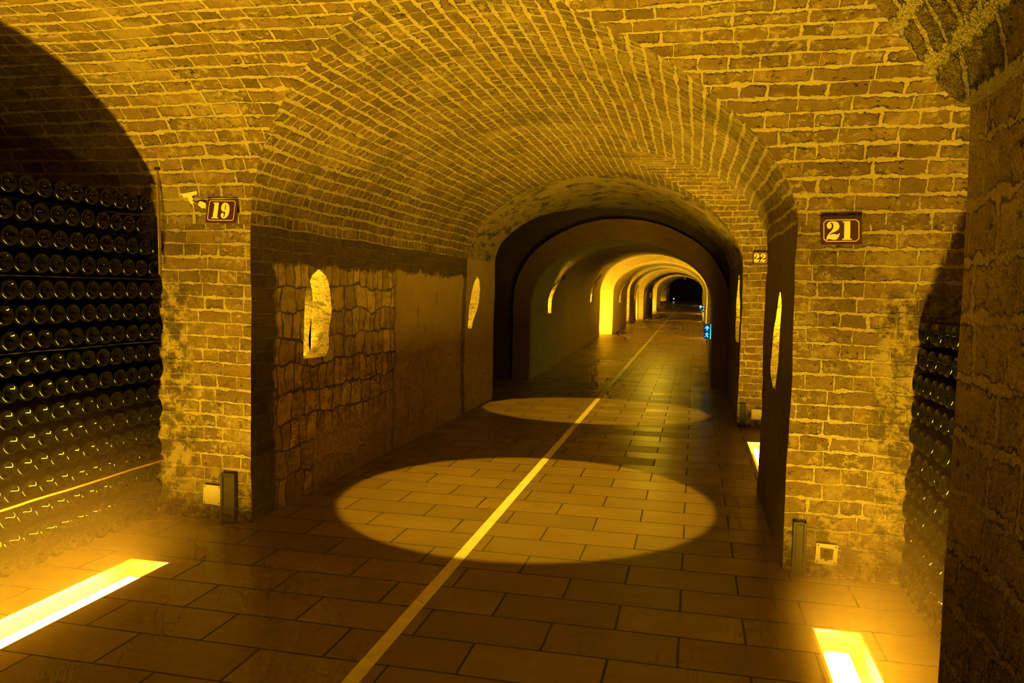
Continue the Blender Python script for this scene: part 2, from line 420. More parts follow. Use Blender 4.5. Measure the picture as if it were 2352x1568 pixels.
def wall_with_slots(name, x, y0, y1, ztop, mat, slots, res=.06, uoff=0.):
    zs = sorted(set([round(q, 4) for q in lin(-.06, ztop, int(ztop / .05))] + [s.z0 for s in slots] + [s.z1 for s in slots]))
    zs = [z for k, z in enumerate(zs) if k == 0 or z - zs[k - 1] > 1e-4]
    def seg(z):
        out = [y0]
        for s in slots: out += list(s.y(z))
        return out + [y1]
    def keep(sg, z): return not (sg % 2 == 1 and slots[(sg - 1) // 2].inside(z))
    mm = MB(); mm.patch(zs, seg, lambda u, z: (x, u, z), lambda u, z: (u + uoff, z), res=res, keep=keep)
    return struct(mm, name, mat)
wall_with_slots('wall_left', WL, YF, 11.3, Z0, M['left_wall'], [W1, W2])
wall_with_slots('wall_left', WL, -3.0, YN, Z0, M['near'], [])
wall_with_slots('wall_right', WR, YF, 6.65, Z0, M['right_wall'], [WRS])
wall_with_slots('wall_right', WR, 9.95, 13.85, Z0, M['right_wall'], [WRF])
wall_with_slots('wall_right', WR, -3.0, YN, Z0, M['near'], [], res=.04)

def recess(s, x, side, deep, power, label, xf=None):
    """rough chamber behind a slot, with two unseen lights added inside to brighten it"""
    mm = MB(); zs = lin(s.z0, s.z1, 16)
    for f in (s.n, s.f):       # jambs of the opening
        mm.patch(zs, lambda z: [0, .16], lambda u, z, f=f: ((xf(z) if xf else x) * (1 - u / .16) + (x + side * .16) * u / .16, interp(f, z), z), lambda u, z: (u, z), res=.04)
    mm.patch([0, 1], lambda k: [interp(s.n, s.z0), interp(s.f, s.z0)], lambda u, k: (x + side * .16 * k, u, s.z0), lambda u, k: (u, k), res=.04)
    ya, yb = s.y((s.z0 + s.z1) / 2); ya -= .25; yb += .45; za, zb = s.z0 - .35, s.z1 + .1
    xb = x + side * deep; xa = x + side * .16
    mm.patch(lin(za, zb, 28), lambda z: [ya, yb], lambda u, z: (xb + .02 * math.sin(9 * z + 5 * u), u, z), lambda u, z: (u, z), res=.04)
    mm.patch(lin(xa, xb, 5) if side > 0 else lin(xb, xa, 5), lambda v: [ya, yb], lambda u, v: (v, u, za), lambda u, v: (u, v), res=.1)
    mm.patch(lin(xa, xb, 5) if side > 0 else lin(xb, xa, 5), lambda v: [ya, yb], lambda u, v: (v, u, zb), lambda u, v: (u, v), res=.1)
    for y in (ya, yb):
        mm.patch(lin(za, zb, 10), lambda z: [min(xa, xb), max(xa, xb)], lambda u, z, y=y: (u, y, z), lambda u, z: (u, z), res=.1)
    struct(mm, label, M['rough'])
    l = bpy.data.lights.new('recess_fill', 'AREA'); l.shape = 'RECTANGLE'; l.size = .12; l.size_y = yb - ya - .1
    l.energy = power; l.color = AMB
    o = bpy.data.objects.new('recess_fill', l); COL.objects.link(o)
    o.location = ((xa + xb) / 2, (ya + yb) / 2, za + .03); o.rotation_euler = (PI, 0, 0)
    l = bpy.data.lights.new('jamb_fill', 'POINT'); l.shadow_soft_size = .04; l.energy = power * .5; l.color = AMB  # second added light, placed to brighten the far jamb
    o = bpy.data.objects.new('jamb_fill', l); COL.objects.link(o); o.location = (x + side * .30, ya + .09, (s.z0 + s.z1) / 2)
recess(W1, WL, -1, .42, 60, 'window_1')
recess(W2, WL, -1, .42, 80, 'window_2')
recess(WRS, WR, 1, .40, 110, 'window_3')
recess(WRF, WR, 1, .40, 90, 'window_4')

def face(name, y, side, x_out, mat, ztop=None, res=.05, prof=Mx, uo=0.):
    """wall facing the camera at depth y, from the gallery edge out to x_out"""
    zs = lin(-.06, ztop or Z0, 40); mm = MB()
    def seg(z): return [x_out, prof(z, -1)] if side < 0 else [prof(z, 1), x_out]
    mm.patch(zs, seg, lambda u, z: (u, y, z), lambda u, z: (u + uo, z), res=res)
    return struct(mm, name, mat)
face('wall_front', YF, -1, XW, M['pillar'], uo=.13)
face('wall_front', YF, 1, XE, M['pillar'], uo=.05)
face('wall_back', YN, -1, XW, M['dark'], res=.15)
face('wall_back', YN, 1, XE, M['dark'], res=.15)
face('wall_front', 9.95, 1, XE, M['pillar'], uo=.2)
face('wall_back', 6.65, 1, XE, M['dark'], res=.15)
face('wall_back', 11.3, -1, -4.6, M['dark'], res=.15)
def xwall(name, x, y0, y1, z1, mat, res=.2, z0=-.06):
    mm = MB(); mm.patch(lin(z0, z1, max(3, int(z1 / .2))), lambda z: [y0, y1], lambda u, z: (x, u, z), lambda u, z: (u, z), res=res); return struct(mm, name, mat)
def ywall(name, y, x0, x1, z1, mat, res=.2, z0=-.06):
    mm = MB(); mm.patch(lin(z0, z1, max(3, int(z1 / .2))), lambda z: [x0, x1], lambda u, z: (u, y, z), lambda u, z: (u, z), res=res); return struct(mm, name, mat)
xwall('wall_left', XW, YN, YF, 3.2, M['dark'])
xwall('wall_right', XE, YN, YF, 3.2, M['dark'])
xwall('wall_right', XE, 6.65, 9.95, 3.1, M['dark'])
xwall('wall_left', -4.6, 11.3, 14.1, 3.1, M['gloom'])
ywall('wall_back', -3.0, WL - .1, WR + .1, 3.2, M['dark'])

# far gallery: lofted profiles (left x, right x, springing, crown, depth)
def prof_pts(L, R, zs, zc, n=40):
    c, a, b = (L + R) / 2, (R - L) / 2, zc - zs
    pts = [(L, z) for z in lin(-.1, zs, 12)[:-1]]
    pts += [(c - a * math.cos(PI * i / n), zs + b * math.sin(PI * i / n)) for i in range(n + 1)]
    pts += [(R, z) for z in lin(zs, -.1, 12)[1:]]
    return pts
def tunnel(p0, p1, mats, slots=(), res=.35, skip_left=None, skip_right=None):
    y0, y1 = p0[4], p1[4]; a, b = prof_pts(*p0[:4]), prof_pts(*p1[:4]); n = len(a)
    def P(u, i):
        f = (u - y0) / (y1 - y0); return (a[i][0] + (b[i][0] - a[i][0]) * f, u, a[i][1] + (b[i][1] - a[i][1]) * f + floor_rise(u))
    cum = [0.]
    for i in range(1, n): cum.append(cum[-1] + math.dist(a[i], a[i - 1]))
    def zmid(i): return a[min(n - 1, int(round(i)))][1]
    parts = (('wall_left', range(0, 13)), ('ceiling', range(12, n - 12)), ('wall_right', range(n - 13, n)))
    for nm, rg in parts:
        if nm == 'wall_left' and skip_left: continue
        if nm == 'wall_right' and skip_right: continue
        rg = list(rg); mm = MB()
        sl = [s for s in slots if nm != 'wall_right']
        # slots are cut only while the profile is on the left side
        def seg(i):
            out = [y0]; z = a[i][1]
            for s in sl: out += list(s.y(z))
            return out + [y1]
        def keep(sg, i):
            if sg % 2 == 0 or not sl: return True
            s = sl[(sg - 1) // 2]; k = int(i); zm = (a[k][1] + a[min(n - 1, k + 1)][1]) / 2
            return not (s.inside(zm) and a[k][0] < (p0[0] + p0[1]) / 2)
        mm.patch(rg, seg, P, lambda u, i: (u, cum[i]), res=res, keep=keep)
        struct(mm, nm, mats)
def floor_rise(y): return max(0., (y - 64) * .042) if y < 95 else 31 * .042
def ring(y, outer, inner, mat, thick=.25):
    """arch ring facing the camera, with its own soffit thickness"""
    o_, i_ = prof_pts(*outer), prof_pts(*inner); n = len(o_); mm = MB()
    mm.patch(list(range(n)), lambda i: [0, 1], lambda u, i: (i_[i][0] + (o_[i][0] - i_[i][0]) * u, y, i_[i][1] + (o_[i][1] - i_[i][1]) * u + floor_rise(y)), lambda u, i: (i * .1, u), res=.25)
    mm.patch(list(range(n)), lambda i: [0, thick], lambda u, i: (i_[i][0], y + u, i_[i][1] + floor_rise(y)), lambda u, i: (i * .1, u), res=.2)
    return struct(mm, 'wall_front', mat)
D0 = (-2.85, .31, 1.35, 2.50); D1 = (-3.30, .42, 1.60, 2.92)
ring(13.85, (-3.16, .56, 1.45, 2.87), D0, M['pl_ring'], .16)
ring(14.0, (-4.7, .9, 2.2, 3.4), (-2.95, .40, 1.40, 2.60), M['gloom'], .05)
W3 = Slot([(1.09, 15.9), (1.35, 15.95), (1.6, 16.15), (1.9, 16.9)], [(1.09, 16.42), (1.4, 16.45), (1.7, 16.75), (1.9, 17.1)])
W4 = Slot([(1.15, 24.6), (1.5, 24.8), (1.9, 26.0)], [(1.15, 25.2), (1.5, 25.3), (1.9, 26.3)])
tunnel(D0 + (14.0,), D1 + (28.4,), M['pl_smooth'], (W3, W4), res=.3)
def far_recess(s, x, power, label, R_=.4, zs=1.6, zc=2.85):
    c, a, b = (x + R_) / 2, (R_ - x) / 2, zc - zs
    recess(s, x, -1, .45, power, label, lambda z: c - a * math.sqrt(max(0, 1 - (max(0, z - zs) / b) ** 2)))
far_recess(W3, -2.93, 260, 'window_5', .33, 1.39, 2.56)
far_recess(W4, -3.215, 260, 'window_6', .39, 1.55, 2.82)
# lit crossing 28.4 .. 30.2 and the pale arches beyond
EO = (-3.9, 1.0, 1.8, 3.06); EI = (-3.02, .43, 1.60, 2.80)
tunnel(EO + (28.4,), EO + (30.2,), M['pl_far'])
ring(28.41, EO, D1, M['dark'], .02)
ring(30.2, EO, EI, M['pl_far'], .1)
E2 = (-3.06, .44, 1.6, 2.84)
W5 = Slot([(1.2, 32.7), (1.5, 32.9), (2.0, 34.3)], [(1.2, 33.4), (1.5, 33.5), (2.0, 34.6)])
tunnel(EI + (30.3,), E2 + (37.0,), M['pl_far'], (W5,), res=.4)
far_recess(W5, -3.05, 110, 'window_7')
FO = (-3.34, .5, 1.7, 3.0)
tunnel((-4.2, .5, 1.7, 2.95, 37.0), (-4.2, .5, 1.7, 2.95, 42.0), M['pl_far'], res=.5)
ring(42.0, (-4.3, .55, 1.75, 3.0), FO, M['pillar'], .1)
W6 = Slot([(1.2, 45.1), (1.6, 45.4), (2.05, 47.0)], [(1.2, 46.0), (1.6, 46.3), (2.05, 47.3)])
tunnel(FO + (42.1,), FO + (49.0,), M['pl_far'], (W6,), res=.5)
far_recess(W6, -3.35, 110, 'window_8')
FI = (-3.05, .5, 1.65, 2.92)
ring(49.0, FO, FI, M['pl_far'], .2)
W7 = Slot([(1.2, 51.1), (1.6, 51.4), (2.03, 52.8)], [(1.2, 52.1), (1.6, 52.3), (2.03, 53.2)])
W8 = Slot([(1.2, 58.4), (1.6, 58.7), (2.03, 60.3)], [(1.2, 59.4), (1.6, 59.7), (2.03, 60.8)])
tunnel(FI + (49.2,), (-3.28, .6, 1.7, 3.1, 66.0), M['pl_far'], (W7, W8), res=.6)
far_recess(W7, -3.09, 110, 'window_9')
far_recess(W8, -3.19, 110, 'window_10')
ring(66.0, (-3.28, .62, 1.7, 3.1), (-3.05, .6, 1.7, 2.95), M['pl_far'], .3)
tunnel((-3.25, .65, 1.7, 3.0, 66.3), (-2.9, .8, 1.3, 2.5, 88.0), M['dark'], res=1.)
for yy in (70, 75, 80, 85.5):
    f = (yy - 66) / 22; pl = (-3.25 + .35 * f, .65 + .15 * f, 1.7 - .4 * f, 3.0 - .5 * f)
    ring(yy, pl, (pl[0] + .28, pl[1] - .05, pl[2], pl[3] - .12), M['pillar'], .3)
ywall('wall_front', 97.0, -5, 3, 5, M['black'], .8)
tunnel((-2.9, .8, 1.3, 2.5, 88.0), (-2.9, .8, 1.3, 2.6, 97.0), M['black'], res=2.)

# ---------------------------------------------------------------- floor with cut-outs for the light trenches
STR = [(-3.15, -2.88, 1.75, 3.92), (.60, .83, 2.3, 3.98), (.60, .83, 7.0, 8.93)]
def floor():
    xs = sorted(set([-7., 3.6] + [q for s in STR for q in s[:2]])); ys = sorted(set([-3.2, 64., 98.] + [q for s in STR for q in s[2:]]))
    mm = MB()
    for x0, x1 in zip(xs, xs[1:]):
        for y0, y1 in zip(ys, ys[1:]):
            if any(a <= (x0 + x1) / 2 <= b and c <= (y0 + y1) / 2 <= d for a, b, c, d in STR): continue
            mm.patch([y0, y1], lambda v: [x0, x1], lambda u, v: (u, v, floor_rise(v) if v > 64 else 0.), lambda u, v: (u + 2.42 + 12, v - 3.08 + 12 * .308), res=99, d=False)
    return struct(mm, 'floor', M['floor'], False)
floor()
# painted line down the gallery
m = MB(); pts = [(-1.31, -1.0)] + [(-1.31 - .006 * (y - 3), y) for y in lin(2, 62, 30)] + [(-1.4, 70), (-1.05, 78), (-.7, 88)]
pts = [(x + .004 * math.sin(y * 3.1), y) for x, y in pts]
for (xa, ya), (xb, yb) in zip(pts, pts[1:]):
    z = .002
    i = len(m.v); m.v += [Vector(q) for q in ((xa - .035, ya, z + floor_rise(ya)), (xa + .035, ya, z + floor_rise(ya)), (xb + .035, yb, z + floor_rise(yb)), (xb - .035, yb, z + floor_rise(yb)))]
    m.f.append((i, i + 1, i + 2, i + 3))
tag(m.build('painted_floor_line', M['line'], smooth=False), 'worn pale line painted along the middle of the dark tiled floor', 'line')

# ---------------------------------------------------------------- recessed floor lights
def floor_light(x0, x1, y0, y1, label, tubex, dim=1.):
    xm, ym = (x0 + x1) / 2, (y0 + y1) / 2
    t = thing('floor_light', label, 'light', (xm, ym, 0), group='recessed amber floor lights')
    w, l = (x1 - x0) / 2, (y1 - y0) / 2; dp = .13
    q = MB(); th = .004
    q.box(-w, w, -l, l, -dp - th, -dp); q.box(-w, -w + th, -l, l, -dp, -.006); q.box(w - th, w, -l, l, -dp, -.006)
    q.box(-w + th, w - th, -l, -l + th, -dp, -.006); q.box(-w + th, w - th, l - th, l, -dp, -.006)
    q.build('trench', M['trench'], t, False)
    q = MB(); tx = tubex; q.box(tx - .05, tx + .05, -l + .1, l - .16, -.062, -.038)
    q.build('light_tube', M['lampcore'], t, False)
    q = MB(); q.box(tx - .055, tx + .055, -l + .08, l - .14, -dp, -.063); q.build('tube_housing', M['trench'], t, False)
    q = MB(); q.box(-w + .012, w - .012, -l + .012, l - .012, -.008, -.002); q.build('glass_cover', M['cover'], t, False)
    q = MB(); r = .011
    q.box(-w, w, -l, -l + r, -.008, .003); q.box(-w, w, l - r, l, -.008, .003); q.box(-w, -w + r, -l + r, l - r, -.008, .003); q.box(w - r, w, -l + r, l - r, -.008, .003)
    q.build('metal_frame', M['frame'], t, False)
    return t
floor_light(*STR[0], 'long glowing amber light sunk in the floor before the left bottle stack', .03)
floor_light(*STR[1], 'glowing amber floor light in front of the pillar with sign 21', -.02)
floor_light(*STR[2], 'glowing amber floor light half hidden behind the pillar with sign 21', 0.)

# ---------------------------------------------------------------- bottles
def lathe(prof, seg=26):
    q = MB(); n = len(prof)
    for i in range(seg):
        a = 2 * PI * i / seg
        for x, r in prof: q.v.append(Vector((x, r * math.cos(a), r * math.sin(a))))
    for i in range(seg):
        j = (i + 1) % seg
        for k in range(n - 1): q.f.append((i * n + k, i * n + k + 1, j * n + k + 1, j * n + k))
    return q
bp = [(-.030, .001), (-.0285, .010), (-.024, .020), (-.016, .030), (-.0075, .0375), (-.002, .0425), (0, .0465), (-.0015, .0505), (-.006, .0545), (-.014, .0570), (-.03, .0575),
      (-.17, .0575), (-.2, .055), (-.235, .042), (-.262, .026), (-.285, .019), (-.335, .0175), (-.338, .02), (-.35, .02), (-.351, .001)]
proto = lathe(bp).build('wine_bottle', M['glass_bottle'])
ORD = ['', 'first', 'second', 'third', 'fourth', 'fifth', 'sixth', 'seventh', 'eighth', 'ninth', 'tenth', 'eleventh', 'twelfth', 'thirteenth', 'fourteenth', 'fifteenth', 'sixteenth']
ZR = [.062, .19, .32, .455, .588, .722, .86, 1.0, 1.14, 1.28, 1.417, 1.553, 1.70, 1.838, 1.976, 2.115]
first = [True]
def bottle(x, y, z, rz, label, group):
    if first[0]: o = proto; first[0] = False
    else: o = proto.copy(); COL.objects.link(o)
    o.location = (x, y, z); o.rotation_euler = (random.choice((0, PI / 2, PI, -PI / 2)), random.uniform(-.003, .003), rz + random.uniform(-.004, .004))
    tag(o, label, 'bottle', group)
rc = {}
for r, z in enumerate(ZR):
    rt = len(ZR) - r
    for c in range(14):
        y = 4.675 - .1175 * c - (.03 if r % 4 in (0, 2) else 0) + random.uniform(-.002, .002)
        if r >= 14 and c == 0: continue
        bottle(-3.545 + random.uniform(-.006, .006) + .002 * r, y, z, 0,
               f'dark bottle in left stack, {ORD[rt]} row from top, {ORD[c + 1]} from the 19 pillar', 'bottles stacked on the left')
for r, z in enumerate(ZR[:11]):
    rt = 11 - r
    for c in range(7):
        y = 4.675 - .121 * c - (.04 if r % 2 else 0) + random.uniform(-.001, .001)
        x = 1.155 + .02 * z
        bottle(x + random.uniform(-.012, .012), y, z, PI + .05 * math.sin(r * 2.3),
               f'dark bottle in right stack, {ORD[rt]} row from top, {ORD[c + 1]} from the 21 pillar', 'bottles stacked on the right')
# unseen black boards added behind the bottles to block light through the gaps
m = MB(); m.box(-4.06, -3.92, 2.1, 4.70, 0, 2.19); struct(m, 'light_block_1', M['black'], False)
m = MB(); m.box(1.53, 1.67, 2.1, 4.70, 0, 1.475); struct(m, 'light_block_2', M['black'], False)
def lath(x, y0, y1, z, label, h=.011, mat='lath'):
    m = MB(); ys = lin(y0, y1, 14)
    for a, b in zip(ys, ys[1:]):
        za, zb = z + .0015 * math.sin(a * 9), z + .0015 * math.sin(b * 9); xo = .002 * math.sin(a * 17)
        i = len(m.v)
        for yy, zz in ((a, za), (b, zb)):
            m.v += [Vector(q) for q in ((x - .30, yy, zz - h / 2), (x + xo, yy, zz - h / 2), (x + xo, yy, zz + h / 2), (x - .30, yy, zz + h / 2))]
        for k in range(4): m.f.append((i + k, i + (k + 1) % 4, i + 4 + (k + 1) % 4, i + 4 + k))
    e = len(m.v); m.f += [(3, 2, 1, 0), (e - 4, e - 3, e - 2, e - 1)]
    return tag(m.build('wooden_lath', M[mat], smooth=False), label, 'lath', 'laths between the bottle rows')
lath(-3.54, 3.1, 4.72, 1.626, 'thin wooden lath under the fourth row from the top of left bottles', .006, 'steel')
lath(-3.54, 3.1, 4.72, 1.210, 'thin wooden lath under the seventh row from the top of left bottles', .006, 'steel')
lath(-3.53, 3.1, 4.72, .3875, 'pale wooden lath low down between the left bottle rows', .012)
# strap leaning on the stack beside the top rows
t = thing('leaning_strap', 'thin bent metal strap standing at the top right corner of left stack', 'strap', (-3.49, 4.66, 1.66))
m = MB(); m.box(-.004, .004, -.012, .012, 0, .7); o = m.build('strip', M['lath'], t, False); o.rotation_euler = (0, math.radians(-1.), 0)
m = MB(); m.box(-.03, .014, -.014, .014, .69, .72); m.build('hook', M['steel'], t, False)

# ---------------------------------------------------------------- numbered signs
def poly_obj(name, loops, depth, mat, parent, loc=(0, 0, 0)):
    """flat letter shape in the x-z plane, holes allowed, facing -y"""
    cu = bpy.data.curves.new(name, 'CURVE'); cu.dimensions = '2D'; cu.fill_mode = 'BOTH'; cu.extrude = depth
    for lp in loops:
        s = cu.splines.new('POLY'); s.points.add(len(lp) - 1); s.use_cyclic_u = True
        for q, (x, y) in zip(s.points, lp): q.co = (x, y, 0, 1)
    tmp = bpy.data.objects.new('tmp', cu); COL.objects.link(tmp)
    dg = bpy.context.evaluated_depsgraph_get(); me = bpy.data.meshes.new_from_object(tmp.evaluated_get(dg))
    bpy.data.objects.remove(tmp); bpy.data.curves.remove(cu)
    me.transform(Matrix.Rotation(PI / 2, 4, 'X')); me.name = name; me.materials.clear(); me.materials.append(mat)
    o = bpy.data.objects.new(name, me); COL.objects.link(o); o.parent = parent; o.location = loc; return o
def smooth_loop(pts, it=2):
    for _ in range(it):
        out = []
        for i, p in enumerate(pts):
            a, b, c = pts[i - 1], p, pts[(i + 1) % len(pts)]
            v1 = (b[0] - a[0], b[1] - a[1]); v2 = (c[0] - b[0], c[1] - b[1])
            cr = abs(v1[0] * v2[1] - v1[1] * v2[0]) / max(1e-9, math.hypot(*v1) * math.hypot(*v2)); dt = v1[0] * v2[0] + v1[1] * v2[1]
            if dt < 0 or cr > .8: out.append(b)
            else: out += [(b[0] - .25 * v1[0], b[1] - .25 * v1[1]), (b[0] + .25 * v2[0], b[1] + .25 * v2[1])]
        pts = out
    return pts
def norm(loops, skew, y0):
    L = [[(x + skew * (y - y0), -y) for x, y in lp] for lp in loops]
    xs = [q[0] for lp in L for q in lp]; ys = [q[1] for lp in L for q in lp]; h = max(ys) - min(ys)
    return [[((x - min(xs)) / h, (y - min(ys)) / h) for x, y in lp] for lp in L], (max(xs) - min(xs)) / h
TWO = [[(665, 545), (700, 485), (760, 440), (880, 425), (1000, 440), (1075, 500), (1105, 600), (1090, 690), (1040, 760), (960, 815), (850, 855), (770, 900), (705, 970), (760, 935), (850, 912), (930, 920), (1000, 940), (1030, 930), (1060, 890), (1090, 890), (1075, 960), (1030, 1050), (970, 1120), (890, 1145), (800, 1130), (720, 1100), (680, 1098), (640, 1140), (605, 1135), (620, 1040), (680, 930), (760, 840), (830, 770), (875, 690), (895, 600), (890, 540), (865, 490), (830, 472), (780, 490), (820, 530), (838, 590), (820, 660), (790, 700), (745, 718), (700, 705), (668, 660), (656, 600)]]
ONE = [[(1165, 470), (1180, 442), (1440, 438), (1382, 1095), (1440, 1100), (1445, 1120), (1435, 1142), (1110, 1142), (1105, 1120), (1115, 1095), (1172, 1095), (1230, 495), (1180, 492)]]
NINE = [[(785, 700), (800, 610), (850, 545), (930, 522), (1020, 545), (1100, 610), (1160, 710), (1185, 850), (1180, 980), (1150, 1080), (1090, 1160), (1000, 1193), (920, 1180), (860, 1130), (828, 1050), (835, 985), (880, 950), (930, 965), (965, 1010), (970, 1060), (940, 1130), (970, 1138), (1000, 1120), (1015, 1050), (1018, 960), (1005, 890), (960, 918), (890, 905), (820, 850), (790, 780)],
        [(955, 600), (972, 580), (990, 610), (1003, 720), (1000, 840), (985, 850), (970, 820), (955, 700)]]
GL = {'2': norm([smooth_loop(TWO[0], 2)], .069, 300), '1': norm(ONE, .069, 300), '9': norm([smooth_loop(l, 2) for l in NINE], -.067, 430)}
def rrect(w, h, r, cut, n=5):
    if cut: return [(-w + r, -h), (w - r, -h), (w, -h + r), (w, h - r), (w - r, h), (-w + r, h), (-w, h - r), (-w, -h + r)]
    out = []
    for cx, cy, a0 in ((w - r, -h + r, -PI / 2), (w - r, h - r, 0), (-w + r, h - r, PI / 2), (-w + r, -h + r, PI)):
        out += [(cx + r * math.cos(a0 + PI / 2 * k / n), cy + r * math.sin(a0 + PI / 2 * k / n)) for k in range(n + 1)]
    return out
def sign(text, x, y, z, w, h, tilt, label, gh, x0, gap, cut, roll=0.):
    t = thing('number_sign', label, 'sign', (x, y, z), (-tilt, roll, 0), 'brown enamel number signs')
    q = MB(); q.box(-w / 2, w / 2, 0, .008, -h / 2, h / 2); q.build('plate', M['plate'], t, False, bevel=.0015)
    q = MB(); q.box(-w / 2 - .002, w / 2 + .002, -.006, .02, h / 2, h / 2 + .006); q.build('drip_rail', M['steel'], t, False)
    bw, bh_ = w / 2 - .013, h / 2 - .016
    poly_obj('border_line', [rrect(bw, bh_, .016, cut), [p for p in reversed(rrect(bw - .0045, bh_ - .0045, .0135, cut))]], .0008, M['cream2'], t, (0, -.001, 0))
    cxp = x0
    for ch in text:
        lo, wd = GL[ch]
        poly_obj('numeral', [[(px * gh, py * gh) for px, py in lp] for lp in lo], .0008, M['cream'], t, (cxp, -.0012, -gh / 2))
        cxp += wd * gh + gap
    for sx in (-1, 1):
        for sz in (-1, 1):
            q = lathe([(0, .0001), (0, .0035), (.002, .0035)], 8); s_ = q.build('screw', M['steel'], t); s_.rotation_euler = (0, 0, PI / 2)
            s_.location = (sx * (w / 2 - .006), -.0022, sz * (h / 2 - .007))
    return t
T12 = math.radians(11)
sign('19', -3.063, YF - .030, 2.088, .222, .168, T12, 'brown enamel sign with the number 19', .108, -.068, .012, False, math.radians(.6))
sign('21', .776, YF - .030, 1.966, .212, .158, T12, 'brown enamel sign with the number 21', .106, -.078, .012, True, math.radians(-1.))
sign('22', .745, 9.95 - .03, 2.045, .175, .150, math.radians(6), 'brown enamel sign with the number 22, cut off by the wall edge', .100, -.075, .006, False)

# ---------------------------------------------------------------- boxes, posts
def junction(x, y, z, s, label, open_=False):
    t = thing('junction_box', label, 'box', (x, y, z))
    q = MB(); q.box(-s / 2, s / 2, 0, .022, -s / 2, s / 2); q.build('back_box', M['boxd'], t, False, bevel=.002)
    if not open_:
        q = MB(); q.box(-s / 2 - .002, s / 2 + .002, -.006, -.0005, -s / 2 - .002, s / 2 + .002); q.build('cover_plate', M['boxw'], t, False, bevel=.001)
    else:
        f = s / 2 + .002; g = s * .33
        poly_obj('frame', [[(-f, -f), (f, -f), (f, f), (-f, f)], [(-g, g), (g, g * .92), (g * .95, -g * .8), (g * .4, -g * .85), (0, -g * 1.15), (-g * .4, -g * .8), (-g * .8, -g * .95)]], .003, M['boxw'], t, (0, -.004, 0))
        q = lathe([(0, .0001), (0, s * .2), (-.006, s * .22), (-.012, s * .22)], 20); o = q.build('round_socket', M['boxd'], t); o.rotation_euler = (0, 0, PI / 2); o.location = (.004, -.0, 0); 
    for sx in (-1, 1):
        for sz in (-1, 1):
            q = lathe([(0, .0001), (0, .0045), (.003, .0045)], 8); o = q.build('screw', M['black'], t); o.rotation_euler = (0, 0, PI / 2); o.location = (sx * s * .42, -.0085, sz * s * .42)
    return t
junction(-3.146, YF - .022, .178, .128, 'pale square cover plate low on the pillar with sign 19').rotation_euler = (0, math.radians(1.5), 0)
junction(.776, YF - .026, .142, .112, 'open pale square socket frame low on the pillar with sign 21', True).rotation_euler = (0, math.radians(2), 0)
junction(.775, 9.93, .165, .12, 'small pale square cover plate low on the pillar with sign 22')
def post(x, y, w, h, label, lean=0.):
    t = thing('corner_post', label, 'post', (x, y, 0), (0, lean, 0), 'dark steel posts at the pillar feet')
    q = MB(); q.box(-w / 2, w / 2, -.02, -.008, 0, h); q.box(-w / 2, -w / 2 + .014, -.04, -.02, 0, h); q.box(w / 2 - .014, w / 2, -.04, -.02, 0, h); q.box(-w / 2 + .014, w / 2 - .014, -.034, -.02, h - .012, h)
    q.build('channel', M['steel'], t, False, bevel=.002)
    q = MB(); q.box(-w / 2 + .018, w / 2 - .018, -.025, -.02, 0, h - .02); q.build('inner_strip', M['steel'], t, False)
    return t
post(-3.02, YF - .005, .105, .335, 'dark steel channel post at the foot of the pillar with sign 19')
post(.628, YF - .005, .072, .315, 'dark steel channel post at the foot of the pillar with sign 21')
post(.615, 9.94, .065, .29, 'dark steel channel post at the foot of the pillar with sign 22')

# limewash scraps on the bricks
def scrap(outline, y, label, slope=0.):
    pts = list(outline); rr = random.Random(3)
    for amp in (.006, .003):      # flaked, crumbly edge
        q = []
        for a, b in zip(pts, pts[1:] + pts[:1]):
            L = math.dist(a, b); q += [a, ((a[0] + b[0]) / 2 + rr.uniform(-1, 1) * min(amp, L * .22), (a[1] + b[1]) / 2 + rr.uniform(-1, 1) * min(amp, L * .22))]
        pts = q
    t = poly_obj('limewash_scrap', [pts], .002, M['patch'], None, (0, y, 0)); t.rotation_euler = (0, 0, 0)
    return tag(t, label, 'limewash patch', 'limewash scraps on the brick')
def pix(x, y, x0=350, y0=400, s=1.845): return (x / s + x0, y / s + y0)
CAMR = Vector((0.97426824, 0.2245292, 0.01969871)); CAMU = Vector((-0.03357942, 0.05817123, 0.99774172)); CAMF = Vector((-0.22287626, 0.97272953, -0.06421394)); FPX = 1821.53578
def wall_xz(px, py, y):
    d = CAMR * ((px - 1176) / FPX) - CAMU * ((py - 784) / FPX) + CAMF; k = y / d.y; return (d.x * k, 1.6 + d.z * k)
yp = YF - .028
SC = [(401, 422), (408, 424), (413, 421), (416, 426), (413, 431), (418, 438), (425, 440), (432, 437), (436, 430), (445, 433), (448, 429), (449, 437), (453, 441), (451, 447), (444, 448), (440, 452), (444, 458), (441, 462), (449, 467), (455, 468), (460, 462), (466, 463), (473, 466), (473, 474), (471, 480), (463, 478), (457, 473), (450, 468), (444, 465), (441, 471), (436, 466), (433, 456), (428, 452), (420, 453), (415, 448), (410, 437), (404, 431)]
scrap([wall_xz(a, b, yp) for a, b in SC], yp, 'bright flaked limewash patch beside the number 19 sign')
scrap([wall_xz(a, b, yp) for a, b in [(373, 421), (385, 422), (387, 430), (381, 426), (374, 425)]], yp, 'tiny bright limewash fleck left of the limewash patch by sign 19')

